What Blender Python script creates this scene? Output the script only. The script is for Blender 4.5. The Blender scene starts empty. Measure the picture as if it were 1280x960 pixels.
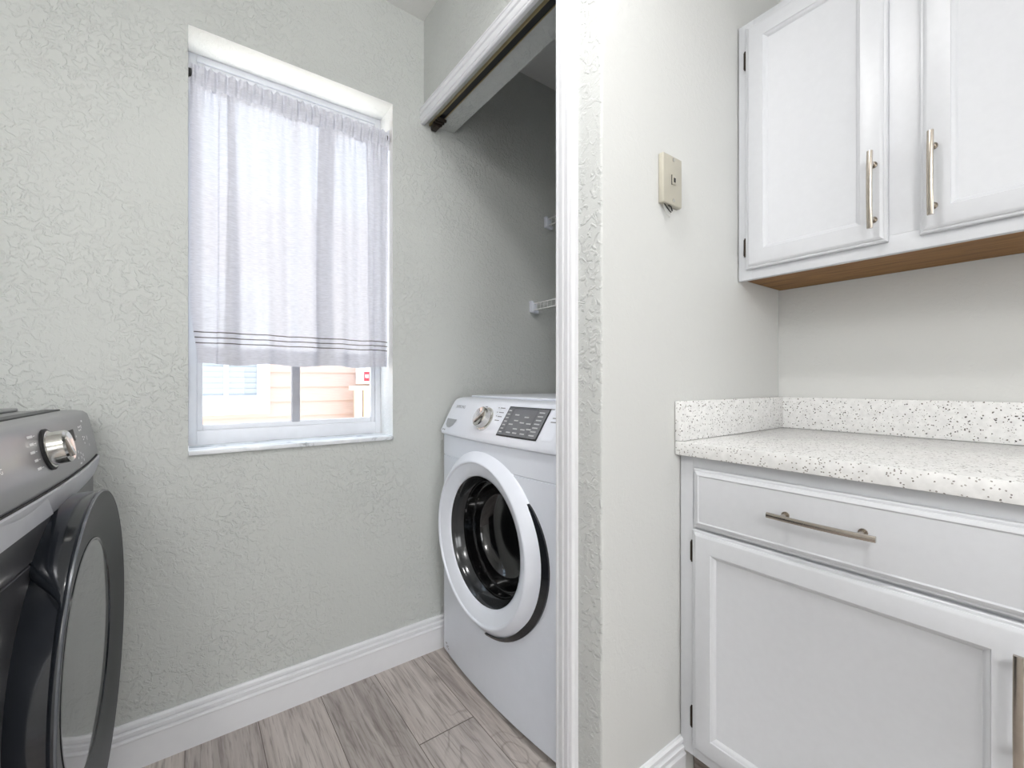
import bpy, bmesh, math, random
from mathutils import Vector, Matrix
random.seed(7)
PI = math.pi
C = bpy.context.scene.collection
sc = bpy.context.scene

# ------------------------------------------------------------------ helpers
class MB:
    """collects shapes that end up as ONE mesh object"""
    def __init__(self):
        self.bm = bmesh.new(); self.mi = 0
    def _tag(self, faces):
        for f in faces: f.material_index = self.mi
    def quad(self, *pts):
        f = self.bm.faces.new([self.bm.verts.new(p) for p in pts]); f.material_index = self.mi; return f
    def box(self, x0, x1, y0, y1, z0, z1, bev=0.0, seg=2, mat=None):
        g = bmesh.new()
        bmesh.ops.create_cube(g, size=1.0)
        for v in g.verts:
            v.co = Vector(((x0+x1)/2+v.co.x*(x1-x0), (y0+y1)/2+v.co.y*(y1-y0), (z0+z1)/2+v.co.z*(z1-z0)))
        if bev: bmesh.ops.bevel(g, geom=g.edges[:], offset=bev, segments=seg, profile=0.5, affect='EDGES', clamp_overlap=True)
        if mat: bmesh.ops.transform(g, matrix=mat, verts=g.verts)
        self.merge(g)
    def merge(self, g):
        m = {}
        for v in g.verts: m[v] = self.bm.verts.new(v.co)
        for f in g.faces:
            nf = self.bm.faces.new([m[v] for v in f.verts]); nf.material_index = self.mi
        g.free()
    def grid(self, rows, close_u=False, close_v=False):
        vs = [[self.bm.verts.new(p) for p in r] for r in rows]
        R = len(vs); N = len(vs[0])
        for i in range(R if close_v else R-1):
            for j in range(N if close_u else N-1):
                a, b = vs[i], vs[(i+1) % R]; k = (j+1) % N
                try:
                    f = self.bm.faces.new((a[j], a[k], b[k], b[j])); f.material_index = self.mi
                except ValueError: pass
        return vs
    def cap(self, ring):
        f = self.bm.faces.new(ring); f.material_index = self.mi
    def lathe(self, prof, M, n=64, a0=0.0, a1=2*PI):
        """prof: (radius, axial); axis is M's z"""
        full = abs(a1-a0-2*PI) < 1e-6
        rows = []
        for r, h in prof:
            row = []
            cnt = n if full else n+1
            for i in range(cnt):
                a = a0+(a1-a0)*i/n
                row.append(M @ Vector((r*math.cos(a), r*math.sin(a), h)))
            rows.append(row)
        vs = self.grid(rows, close_u=full)
        bmesh.ops.remove_doubles(self.bm, verts=[v for r in vs for v in r], dist=1e-6)
    def tube(self, pts, r, n=8):
        pts = [Vector(p) for p in pts]; rows = []
        up = None
        for i, p in enumerate(pts):
            t = (pts[min(i+1, len(pts)-1)]-pts[max(i-1, 0)]).normalized()
            if up is None:
                up = t.orthogonal().normalized()
            else:
                up = (up-t*up.dot(t)).normalized()
            s = t.cross(up)
            rows.append([p+(up*math.cos(2*PI*k/n)+s*math.sin(2*PI*k/n))*r for k in range(n)])
        vs = self.grid(rows, close_u=True)
        self.cap(vs[0]); self.cap(vs[-1])
    def extrude(self, prof, path):
        """prof: list of Vector offsets placed by each frame of path: path = [(origin, u, v)]"""
        rows = [[o+u*a+v*b for a, b in prof] for o, u, v in path]
        vs = self.grid(rows, close_u=True)
        self.cap(vs[0]); self.cap(vs[-1])
    def build(self, name, mats, parent=None, smooth=38, recalc=True):
        if recalc: bmesh.ops.recalc_face_normals(self.bm, faces=self.bm.faces[:])
        me = bpy.data.meshes.new(name); self.bm.to_mesh(me); self.bm.free()
        for m in (mats if isinstance(mats, (list, tuple)) else [mats]): me.materials.append(m)
        if smooth:
            me.polygons.foreach_set('use_smooth', [True]*len(me.polygons))
            me.set_sharp_from_angle(angle=math.radians(smooth))
        o = bpy.data.objects.new(name, me); C.objects.link(o)
        if parent: o.parent = parent
        return o

def empty(name, loc=(0, 0, 0), rz=0.0, parent=None):
    o = bpy.data.objects.new(name, None); C.objects.link(o)
    o.location = loc; o.rotation_euler = (0, 0, rz); o.empty_display_size = .05
    if parent: o.parent = parent
    return o
def tag(o, label, cat, group=None, kind=None):
    o['label'] = label; o['category'] = cat
    if group: o['group'] = group
    if kind: o['kind'] = kind
    return o
def struct(o, label=None):
    o['kind'] = 'structure'
    if label: o['label'] = label
    return o
def frame_mat(o, x, y, z):
    return Matrix(((x[0], y[0], z[0], o[0]), (x[1], y[1], z[1], o[1]), (x[2], y[2], z[2], o[2]), (0, 0, 0, 1)))
def text_mesh(mb, s, M, size):
    cu = bpy.data.curves.new('t', 'FONT'); cu.body = s; cu.size = size; cu.align_x = 'LEFT'; cu.resolution_u = 2
    t = bpy.data.objects.new('t', cu); C.objects.link(t)
    dg = bpy.context.evaluated_depsgraph_get()
    me = bpy.data.meshes.new_from_object(t.evaluated_get(dg))
    w = max(v.co.x for v in me.vertices)
    g = bmesh.new(); g.from_mesh(me)
    for v in g.verts: v.co = M(v.co.x, v.co.y)
    mb.merge(g)
    bpy.data.objects.remove(t); bpy.data.curves.remove(cu); bpy.data.meshes.remove(me)
    return w

# ------------------------------------------------------------------ materials
def srgb(r, g, b):
    f = lambda c: ((c/255+.055)/1.055)**2.4 if c/255 > .04045 else c/255/12.92
    return (f(r), f(g), f(b), 1)
class NT:
    def __init__(self, name):
        self.m = bpy.data.materials.new(name); self.m.use_nodes = True
        self.t = self.m.node_tree; self.t.nodes.clear()
        self.out = self.n('ShaderNodeOutputMaterial')
    def n(self, ty, **kw):
        nd = self.t.nodes.new(ty)
        for k, v in kw.items(): setattr(nd, k, v)
        return nd
    def l(self, a, b): self.t.links.new(a, b)
    def math(self, op, a, b=None, c=None):
        nd = self.n('ShaderNodeMath', operation=op)
        for i, v in enumerate((a, b, c)):
            if v is None: continue
            if isinstance(v, (int, float)): nd.inputs[i].default_value = v
            else: self.l(v, nd.inputs[i])
        return nd.outputs[0]
    def ramp(self, fac, stops, interp='LINEAR'):
        r = self.n('ShaderNodeValToRGB'); r.color_ramp.interpolation = interp
        e = r.color_ramp.elements
        while len(e) < len(stops): e.new(.5)
        for q, (p, c) in zip(e, stops): q.position = p; q.color = c
        self.l(fac, r.inputs[0]); return r.outputs[0]
    def mix(self, fac, a, b, mode='MIX'):
        nd = self.n('ShaderNodeMix', data_type='RGBA', blend_type=mode)
        for s, v in ((nd.inputs[0], fac), (nd.inputs[6], a), (nd.inputs[7], b)):
            if isinstance(v, (int, float)) or isinstance(v, tuple): s.default_value = v
            else: self.l(v, s)
        return nd.outputs[2]
    def coord(self, which='Object', scale=(1, 1, 1)):
        tc = self.n('ShaderNodeTexCoord'); mp = self.n('ShaderNodeMapping'); mp.inputs['Scale'].default_value = scale
        self.l(tc.outputs[which], mp.inputs['Vector']); return mp.outputs[0]
    def noise(self, vec, scale, detail=3, rough=.5, dist=0):
        nd = self.n('ShaderNodeTexNoise'); nd.inputs['Scale'].default_value = scale
        nd.inputs['Detail'].default_value = detail; nd.inputs['Roughness'].default_value = rough
        nd.inputs['Distortion'].default_value = dist
        self.l(vec, nd.inputs['Vector']); return nd.outputs[0]
    def principled(self, color=None, rough=.5, metal=0, spec=.5, coat=0, normal=None):
        p = self.n('ShaderNodeBsdfPrincipled')
        for s, v in (('Base Color', color), ('Roughness', rough), ('Metallic', metal), ('Specular IOR Level', spec), ('Coat Weight', coat)):
            if v is None: continue
            if isinstance(v, (int, float, tuple)): p.inputs[s].default_value = v
            else: self.l(v, p.inputs[s])
        if coat: p.inputs['Coat Roughness'].default_value = .05
        if normal: self.l(normal, p.inputs['Normal'])
        self.l(p.outputs[0], self.out.inputs[0]); return p
    def bump(self, h, strength=.3, dist=.002):
        b = self.n('ShaderNodeBump'); b.inputs['Strength'].default_value = strength; b.inputs['Distance'].default_value = dist
        self.l(h, b.inputs['Height']); return b.outputs[0]

def plain(name, col, rough=.5, metal=0, spec=.5, coat=0, var=.03, scale=30, bump=0):
    """painted/moulded surface: colour with a faint mottle of its own"""
    t = NT(name); v = t.coord()
    n = t.noise(v, scale, 2)
    c2 = tuple(min(1, x*(1-var)) for x in col[:3])+(1,); c1 = tuple(min(1, x*(1+var)) for x in col[:3])+(1,)
    colr = t.ramp(n, [(.3, c2), (.7, c1)])
    nm = t.bump(t.noise(v, 220, 2), bump, .001) if bump else None
    t.principled(colr, rough, metal, spec, coat, nm); return t.m

def wall_mat(name, col, strength=.5, cover=.47):
    t = NT(name); v = t.coord()
    big = t.noise(v, 3.2, 2)
    mask = t.ramp(big, [(.35, (.25, .25, .25, 1)), (.62, (1, 1, 1, 1))])
    fine = t.noise(v, 48, 3, .55, .9)
    ridge = t.ramp(fine, [(cover, (0, 0, 0, 1)), (cover+.10, (1, 1, 1, 1))])
    peel = t.noise(v, 130, 2, .5)
    h = t.math('ADD', t.math('MULTIPLY', ridge, mask), t.math('MULTIPLY', peel, .35))
    cm = t.ramp(t.noise(v, 1.7, 2), [(.3, tuple(x*.975 for x in col[:3])+(1,)), (.7, col)])
    t.principled(cm, .62, 0, .3, 0, t.bump(h, strength, .0022)); return t.m

M = {}
M['wall'] = wall_mat('wall_paint', srgb(200, 203, 200), .80)
M['wall_rough'] = wall_mat('wall_paint_rough', srgb(206, 208, 206), .85, .50)
M['wall_smooth'] = wall_mat('wall_paint_smooth', srgb(214, 215, 213), .16)  # base lightened to stand in for stronger light on the socket wall
M['reveal'] = wall_mat('window_reveal_plaster', srgb(240, 240, 238), .45)
M['ceiling'] = wall_mat('ceiling_paint', srgb(236, 236, 234), .45)
M['wall_bounce'] = wall_mat('pale_bounce_paint', srgb(234, 234, 231), .4)  # unseen walls made paler to bounce more light into the room
M['trim'] = plain('white_trim_paint', srgb(230, 231, 234), .32, var=.01)
M['cab'] = plain('white_cabinet_paint', srgb(209, 211, 215), .36, var=.012, scale=60, bump=.05)
M['frame_white'] = plain('white_window_frame', srgb(226, 228, 233), .4, var=.02)
M['frame_shaded'] = plain('shaded_window_mullion', srgb(176, 176, 182), .45, var=.04)  # darker than the white frame: shade of the backlit mullion put into the colour
M['enamel'] = plain('white_enamel', srgb(230, 235, 245), .22, coat=.4, var=.008)
M['white_plastic'] = plain('white_plastic', srgb(234, 238, 247), .28, coat=.2, var=.008)
M['grey_plastic'] = plain('light_grey_plastic', srgb(165, 168, 172), .4, var=.03)
M['graphite'] = plain('graphite_metal', srgb(152, 152, 154), .38, .55, coat=.15, var=.03, scale=14)
M['graphite_dark'] = plain('dark_graphite_metal', srgb(88, 88, 91), .33, .6, coat=.2, var=.03, scale=14)
M['silver'] = plain('silver_trim', srgb(196, 197, 203), .34, .35, var=.02)
M['black_gloss'] = plain('black_gloss_plastic', srgb(26, 29, 34), .16, coat=.5, var=.05)
M['black_satin'] = plain('charcoal_satin_plastic', srgb(44, 46, 48), .42, var=.04)
M['rim_highlight'] = plain('rim_highlight_paint', srgb(92, 95, 100), .2, .3, var=.03)  # lighter ring colour stands in for the highlight along the door rim
M['black'] = plain('black_rubber', srgb(16, 16, 17), .55, var=.05)
M['dark_glass'] = plain('dark_door_glass', srgb(70, 72, 74), .07, coat=.6, spec=.8, var=.02)
M['bowl'] = plain('black_bowl_glass', srgb(9, 9, 10), .08, coat=.5, var=.05)
M['chrome'] = plain('chrome', srgb(215, 213, 208), .12, 1.0, var=.02)
M['bowl_rim'] = plain('smoked_rim', srgb(46, 48, 50), .16, .3, coat=.3, var=.05)
M['drumsteel'] = plain('dark_steel', srgb(120, 120, 122), .22, 1.0, var=.05)
M['nickel'] = plain('brushed_nickel', srgb(186, 178, 168), .24, 1.0, var=.05, scale=80)
M['mark_white'] = plain('white_print', srgb(235, 235, 235), .5)
M['mark_pale'] = plain('pale_grey_print', srgb(190, 190, 190), .4)
M['mark_grey'] = plain('grey_print', srgb(120, 121, 124), .5)
M['screen'] = plain('smoked_screen', srgb(104, 105, 107), .12, coat=.5, var=.03)
M['screen_dark'] = plain('dark_screen', srgb(44, 44, 45), .5, spec=.2, var=.03)
M['brass'] = plain('brass_track', srgb(176, 160, 120), .35, .9, var=.06)
M['hinge'] = plain('bronze_hinge', srgb(62, 54, 48), .4, .8, var=.1)
M['almond'] = plain('almond_plastic', srgb(186, 182, 168), .42, var=.02)
M['wire'] = plain('white_coated_wire', srgb(226, 227, 226), .35, var=.02)
M['pale_wire'] = plain('pale_phone_wire', srgb(200, 200, 196), .5)
M['ext_white'] = plain('exterior_white_trim', srgb(248, 248, 250), .6, var=.01)
M['ext_ground'] = plain('concrete_path', srgb(228, 224, 216), .9, var=.08, scale=6)
M['ext_yellow'] = plain('pale_yellow_slats', srgb(246, 240, 205), .6, var=.02)
M['red'] = plain('red_label', srgb(196, 60, 70), .6, var=.05)

def siding():
    t = NT('pink_beige_siding'); v = t.coord(scale=(1, 1, 1))
    n = t.noise(t.coord(scale=(2, 2, 30)), 4, 2)
    t.principled(t.ramp(n, [(.3, srgb(196, 166, 154)), (.7, srgb(204, 175, 163))]), .7); return t.m
M['siding'] = siding()
def blinds():
    t = NT('window_with_blinds'); v = t.coord()
    s = t.n('ShaderNodeSeparateXYZ'); t.l(v, s.inputs[0])
    f = t.math('FRACT', t.math('MULTIPLY', s.outputs[2], 17))
    c = t.ramp(f, [(.0, srgb(132, 134, 138)), (.25, srgb(164, 166, 170)), (1, srgb(172, 174, 178))])
    t.principled(c, .25); return t.m
M['blinds'] = blinds()

def quartz():
    t = NT('speckled_white_quartz'); v = t.coord()
    def specks(scale, thr, keep):
        vo = t.n('ShaderNodeTexVoronoi'); vo.inputs['Scale'].default_value = scale
        wv = t.n('ShaderNodeVectorMath', operation='ADD'); 
        nz = t.n('ShaderNodeTexNoise'); nz.inputs['Scale'].default_value = scale*1.6; t.l(v, nz.inputs['Vector'])
        sc_ = t.n('ShaderNodeVectorMath', operation='SCALE'); t.l(nz.outputs['Color'], sc_.inputs[0]); sc_.inputs['Scale'].default_value = .55/scale
        t.l(v, wv.inputs[0]); t.l(sc_.outputs[0], wv.inputs[1]); t.l(wv.outputs[0], vo.inputs['Vector'])
        sp = t.n('ShaderNodeSeparateColor'); t.l(vo.outputs['Color'], sp.inputs[0])
        a = t.math('LESS_THAN', vo.outputs['Distance'], thr)
        b = t.math('LESS_THAN', sp.outputs[0], keep)
        return t.math('MULTIPLY', a, b), sp.outputs[1]
    base = t.ramp(t.noise(v, 60, 3), [(.35, srgb(226, 226, 225)), (.65, srgb(238, 238, 237))])
    s1, r1 = specks(172, .36, .16)
    s2, r2 = specks(250, .36, .15)
    c1 = t.ramp(r1, [(.0, srgb(58, 56, 54)), (.5, srgb(110, 104, 98)), (1, srgb(80, 84, 84))])
    c2 = t.ramp(r2, [(.0, srgb(120, 116, 112)), (1, srgb(176, 172, 168))])
    c = t.mix(s2, base, c2); c = t.mix(s1, c, c1)
    t.principled(c, .22, 0, .5, .15); return t.m
M['quartz'] = quartz()

def marble():
    t = NT('marble_sill'); v = t.coord()
    n = t.noise(v, 9, 6, .65, 1.2)
    t.principled(t.ramp(n, [(.35, srgb(150, 155, 160)), (.47, srgb(222, 226, 230)), (.7, srgb(240, 242, 244))]), .22); return t.m
M['marble'] = marble()

def rawwood():
    t = NT('raw_brown_plywood'); n = t.noise(t.coord(scale=(9, 1.2, 9)), 6, 4, .6, .4)
    t.principled(t.ramp(n, [(.3, srgb(112, 78, 42)), (.7, srgb(150, 110, 62))]), .7); return t.m
M['rawwood'] = rawwood()
def toe():
    t = NT('toe_kick_wood'); n = t.noise(t.coord(scale=(1, 6, 20)), 6, 4, .6, .4)
    t.principled(t.ramp(n, [(.3, srgb(120, 108, 102)), (.7, srgb(160, 150, 144))]), .6); return t.m
M['toe'] = toe()

def planks():
    t = NT('grey_oak_vinyl_planks')
    tc = t.n('ShaderNodeTexCoord'); s = t.n('ShaderNodeSeparateXYZ'); t.l(tc.outputs['Object'], s.inputs[0])
    X, Y = s.outputs[0], s.outputs[1]
    W_, L_ = .1855, 1.22
    xs = t.math('DIVIDE', t.math('SUBTRACT', X, .178-10*W_), W_)
    row = t.math('FLOOR', xs); fx = t.math('FRACT', xs)
    # end joints step along by 0.37 of a plank per row; row 12 (beside the washer) has its joint at y = 1.204
    off = t.math('MULTIPLY', t.math('SUBTRACT', row, 12), .37)
    ys = t.math('ADD', t.math('DIVIDE', t.math('SUBTRACT', Y, 1.204-20*L_), L_), off)
    col = t.math('FLOOR', ys); fy = t.math('FRACT', ys)
    cb = t.n('ShaderNodeCombineXYZ'); t.l(row, cb.inputs[0]); t.l(col, cb.inputs[1])
    wn = t.n('ShaderNodeTexWhiteNoise', noise_dimensions='2D'); t.l(cb.outputs[0], wn.inputs['Vector'])
    # grain coordinates: stretched along the plank, shifted per plank
    gc = t.n('ShaderNodeCombineXYZ')
    t.l(t.math('ADD', t.math('MULTIPLY', X, 1.0), t.math('MULTIPLY', wn.outputs[0], 31)), gc.inputs[0])
    t.l(t.math('ADD', t.math('MULTIPLY', Y, .055), t.math('MULTIPLY', wn.outputs[0], 17)), gc.inputs[1])
    g1 = t.noise(gc.outputs[0], 26, 6, .62, .6)
    g2 = t.noise(gc.outputs[0], 120, 3, .6, .2)
    gk = t.n('ShaderNodeCombineXYZ')
    t.l(t.math('ADD', X, t.math('MULTIPLY', wn.outputs[0], 9)), gk.inputs[0])
    t.l(t.math('ADD', t.math('MULTIPLY', Y, .28), t.math('MULTIPLY', wn.outputs[0], 5)), gk.inputs[1])
    rings = t.noise(gk.outputs[0], 7, 2, .5, .3)
    rf = t.math('FRACT', t.math('MULTIPLY', rings, 13))
    rl = t.math('MULTIPLY', t.ramp(rf, [(0, (1, 1, 1, 1)), (.16, (0, 0, 0, 1)), (.9, (0, 0, 0, 1)), (1, (1, 1, 1, 1))]),
                t.ramp(t.noise(gk.outputs[0], 5, 1), [(.48, (0, 0, 0, 1)), (.6, (1, 1, 1, 1))]))
    base = t.ramp(g1, [(.25, srgb(146, 137, 134)), (.45, srgb(188, 180, 176)), (.62, srgb(208, 201, 197)), (.8, srgb(222, 216, 212))])
    base = t.mix(t.math('MULTIPLY', t.ramp(g2, [(.36, (1, 1, 1, 1)), (.5, (0, 0, 0, 1))]), .45), base, srgb(100, 90, 84))
    base = t.mix(t.math('MULTIPLY', rl, .4), base, srgb(112, 100, 92))
    tone = t.ramp(wn.outputs[0], [(0, (.72, .71, .705, 1)), (.5, (.92, .91, .90, 1)), (1, (1.0, .985, .96, 1))])
    base = t.mix(1.0, base, tone, 'MULTIPLY')
    ex = t.math('LESS_THAN', t.math('MINIMUM', fx, t.math('SUBTRACT', 1, fx)), .0055)
    ey = t.math('LESS_THAN', t.math('MINIMUM', fy, t.math('SUBTRACT', 1, fy)), .0014)
    gap = t.math('MAXIMUM', ex, ey)
    col_ = t.mix(gap, base, srgb(98, 89, 83))
    hgt = t.math('SUBTRACT', t.math('MULTIPLY', g1, .3), gap)
    t.principled(col_, .42, 0, .4, 0, t.bump(hgt, .25, .001)); return t.m
M['floor'] = planks()

def cloth(name, stripes, trans, clear):
    t = NT(name); v = t.coord()
    s = t.n('ShaderNodeSeparateXYZ'); t.l(v, s.inputs[0]); Z = s.outputs[2]
    weave = t.noise(t.coord(scale=(60, 60, 420)), 1.0, 3)
    col = t.ramp(weave, [(.3, srgb(218, 219, 226)), (.7, srgb(236, 237, 245))])
    if stripes:
        acc = None
        for z in (1.224, 1.2075, 1.191):
            a = t.math('LESS_THAN', t.math('ABSOLUTE', t.math('SUBTRACT', Z, z)), .0017)
            acc = a if acc is None else t.math('MAXIMUM', acc, a)
        col = t.mix(acc, col, srgb(112, 108, 108))
    d = t.n('ShaderNodeBsdfDiffuse'); t.l(col, d.inputs[0])
    tr = t.n('ShaderNodeBsdfTranslucent'); t.l(col, tr.inputs[0])
    tp = t.n('ShaderNodeBsdfTransparent')
    m1 = t.n('ShaderNodeMixShader'); m1.inputs[0].default_value = trans; t.l(d.outputs[0], m1.inputs[1]); t.l(tr.outputs[0], m1.inputs[2])
    m2 = t.n('ShaderNodeMixShader'); m2.inputs[0].default_value = clear; t.l(m1.outputs[0], m2.inputs[1]); t.l(tp.outputs[0], m2.inputs[2])
    t.l(m2.outputs[0], t.out.inputs[0]); return t.m
M['sheer'] = cloth('white_sheer_cotton', True, .26, .045)
M['sheer_double'] = cloth('white_cotton_double', False, .20, .01)

def glass():
    t = NT('window_glass'); v = t.coord()
    tp = t.n('ShaderNodeBsdfTransparent'); tp.inputs[0].default_value = (.95, .97, .97, 1)
    gl = t.n('ShaderNodeBsdfGlossy'); gl.inputs['Roughness'].default_value = .02
    lw = t.n('ShaderNodeLayerWeight'); fr = t.math('ADD', .012, t.math('MULTIPLY', .4, t.math('POWER', lw.outputs['Facing'], 5)))
    mx = t.n('ShaderNodeMixShader'); t.l(fr, mx.inputs[0]); t.l(tp.outputs[0], mx.inputs[1]); t.l(gl.outputs[0], mx.inputs[2])
    t.l(mx.outputs[0], t.out.inputs[0]); return t.m
M['glass'] = glass()

# ------------------------------------------------------------------ dimensions
CAMZ = 1.07
H = 2.50                     # ceiling
YA = 1.605                   # window wall
XB = .751                    # closet front wall (room face)
XBI = .883                   # closet front wall, closet face
YJ = .677                    # wall with the phone socket
XC = 1.655                   # wall behind the cabinets / closet back
XL, YB = -1.10, -2.20        # left wall, wall behind the camera
HEAD = 2.10                  # closet opening soffit

# ------------------------------------------------------------------ room shell
m = MB(); m.box(XL-.15, XC+.15, YB-.15, YA+.16, -.12, 0); struct(m.build('floor', M['floor'], smooth=0))
m = MB(); m.box(XL-.15, XC+.15, YB-.15, YA+.16, H, H+.12); struct(m.build('ceiling', M['ceiling'], smooth=0))
WX0, WX1, WZ0, WZ1 = 0.0, .6235, .868, 2.124
def holed_wall(name, mats):
    m = MB(); y0, y1 = YA, YA+.16
    xs = (XL-.15, WX0, WX1, XC+.15); zs = (0, WZ0, WZ1, H)
    def P(x, y, z): return (x, y, z)
    for i in range(3):
        for k in range(3):
            if i == 1 and k == 1: continue
            for y in (y0, y1):
                m.quad(P(xs[i], y, zs[k]), P(xs[i+1], y, zs[k]), P(xs[i+1], y, zs[k+1]), P(xs[i], y, zs[k+1]))
    a, b, c, d = xs[0], xs[3], zs[0], zs[3]
    m.quad((a, y0, c), (a, y1, c), (a, y1, d), (a, y0, d)); m.quad((b, y0, c), (b, y1, c), (b, y1, d), (b, y0, d))
    m.quad((a, y0, c), (b, y0, c), (b, y1, c), (a, y1, c)); m.quad((a, y0, d), (b, y0, d), (b, y1, d), (a, y1, d))
    m.mi = 1
    a, b, c, d = xs[1], xs[2], zs[1], zs[2]
    m.quad((a, y0, c), (a, y1, c), (a, y1, d), (a, y0, d)); m.quad((b, y0, c), (b, y1, c), (b, y1, d), (b, y0, d))
    m.quad((a, y0, c), (b, y0, c), (b, y1, c), (a, y1, c)); m.quad((a, y0, d), (b, y0, d), (b, y1, d), (a, y1, d))
    bmesh.ops.remove_doubles(m.bm, verts=m.bm.verts[:], dist=1e-5)
    return m.build(name, mats, smooth=0)
struct(holed_wall('wall_back', [M['wall'], M['reveal']]), 'grey textured wall with the window')
m = MB(); m.box(XC, XC+.15, YB-.15, YA, 0, H); struct(m.build('wall_right', M['wall_smooth'], smooth=0))
m = MB(); m.box(XL-.15, XL, YB-.15, YA, 0, H); struct(m.build('wall_left', M['wall_bounce'], smooth=0))
m = MB(); m.box(XL, XC, YB-.15, YB, 0, H); struct(m.build('wall_front', M['wall_bounce'], smooth=0))
# wall between the closet and the cabinets: its end face is the rough strip beside the closet casing
m = MB(); m.box(XB, XC, YJ, .80, 0, H, .006, 3)
o = m.build('wall_middle', [M['wall_smooth'], M['wall_rough']], smooth=40)
for p in o.data.polygons:
    if p.normal.x < -.6: p.material_index = 1
struct(o, 'wall between the closet and the cabinets')
m = MB(); m.box(XB, XBI, .80, YA, HEAD, H); struct(m.build('wall_header', M['wall'], smooth=0), 'wall above the closet opening')

# baseboards
BB = [(0, 0), (.014, 0), (.014, .081), (.0160, .084), (.0155, .0875), (.0095, .0915), (.0095, .0945), (.0140, .0975), (.0140, .1070), (.0070, .1110), (.0070, .1135),
      (.0110, .1165), (.0105, .1250), (.0060, .130), (0, .130)]
def baseboard(name, p0, p1, nrm):
    p0, p1, nrm = Vector(p0), Vector(p1), Vector(nrm); up = Vector((0, 0, 1))
    m = MB(); m.extrude(BB, [(p0, nrm, up), (p1, nrm, up)]); return struct(m.build(name, M['trim'], smooth=30))
baseboard('baseboard_back', (XL, YA, 0), (XC, YA, 0), (0, -1, 0))
baseboard('baseboard_middle', (XB-.016, YJ, 0), (1.062, YJ, 0), (0, -1, 0))
baseboard('baseboard_strip', (XB, .752, 0), (XB, YJ-.016, 0), (-1, 0, 0))
baseboard('baseboard_left', (XL, YB, 0), (XL, YA-.016, 0), (1, 0, 0))

# closet casing: moulded profile across its width (w) and out from the wall (t)
CP = [(0, 0), (0, .010), (.003, .0135), (.0075, .0140), (.0095, .0095), (.0120, .0095), (.0140, .0135), (.022, .0165), (.030, .0170), (.0325, .0130), (.0355, .0130),
      (.0380, .0175), (.0500, .0185), (.0520, .0150), (.0545, .0150), (.0565, .0180), (.062, .0165), (.067, .011), (.067, 0)]
OUT = Vector((-1, 0, 0))
m = MB()   # w runs from the opening outwards
Yin, Zin = .818, 2.087
rows = []
path = [(Vector((XB, Yin, 0)), Vector((0, -1, 0))), (Vector((XB, Yin, Zin)), Vector((0, -1, 1))), (Vector((XB, YA, Zin)), Vector((0, 0, 1)))]
for o_, u_ in path: rows.append([o_+u_*a+OUT*b for a, b in CP])
vs = m.grid(rows, close_u=True); m.cap(vs[0]); m.cap(vs[-1])
struct(m.build('trim_1', M['trim'], smooth=25), 'white moulded casing round the closet opening')
m = MB(); m.box(XB, XBI, .80, .812, 0, HEAD-.004, .001); struct(m.build('trim_2', M['trim'], smooth=0), 'white jamb lining of the closet opening')
# sliding-door track under the header
m = MB()
m.mi = 0; m.box(.772, .776, .815, YA-.003, 2.090, HEAD); m.box(.800, .803, .815, YA-.003, 2.092, HEAD)
m.mi = 1; m.box(.776, .800, .815, YA-.003, 2.094, HEAD)
tr = m.build('sliding_door_rail', [M['brass'], M['black']], smooth=0)
tag(tr, 'brass edged sliding door track under the closet header', 'door track')
m = MB()
m.box(.777, .799, YA-.05, YA-.008, 2.072, 2.094, .002)
for k in range(3): m.tube([(.770, YA-.045-k*.018, 2.083), (.806, YA-.045-k*.018, 2.083)], .006, 10)
m.build('roller_bracket', M['hinge'], tr)

# ------------------------------------------------------------------ window
YF0, YF1 = 1.722, 1.765
win = MB()
def frame_ring(mb, x0, x1, z0, z1, y0, y1, w, wb=None):
    wb = w if wb is None else wb
    mb.box(x0, x0+w, y0, y1, z0, z1, .002); mb.box(x1-w, x1, y0, y1, z0, z1, .002)
    mb.box(x0+w, x1-w, y0, y1, z1-w, z1, .002); mb.box(x0+w, x1-w, y0, y1, z0, z0+wb, .002)
frame_ring(win, WX0, WX1, WZ0, WZ1, YF0+.012, YF1, .022, .046)
win = win.build('window_1', M['frame_white']); struct(win, 'white framed sliding window behind the sheer curtain')
s = MB(); frame_ring(s, WX0+.022, WX1-.022, WZ0+.046, WZ1-.022, YF0+.018, YF1-.006, .016, .018); s.build('window_sash', M['frame_white'], win)
s = MB(); s.box(.300, .327, YF0+.014, YF1-.004, WZ0+.060, WZ1-.036, .003); s.build('window_mullion', M['frame_shaded'], win)
s = MB(); s.box(WX0+.036, .300, 1.747, 1.750, WZ0+.062, WZ1-.036); s.build('glass_pane', M['glass'], win, smooth=0)
s = MB(); s.box(.327, WX1-.036, 1.747, 1.750, WZ0+.062, WZ1-.036); s.build('glass_pane', M['glass'], win, smooth=0)
m = MB(); m.box(WX0, WX1, YA-.010, YF1-.03, WZ0-.014, WZ0+.0005, .003)
struct(m.build('window_sill', M['marble'], win), 'marble window sill')

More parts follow.
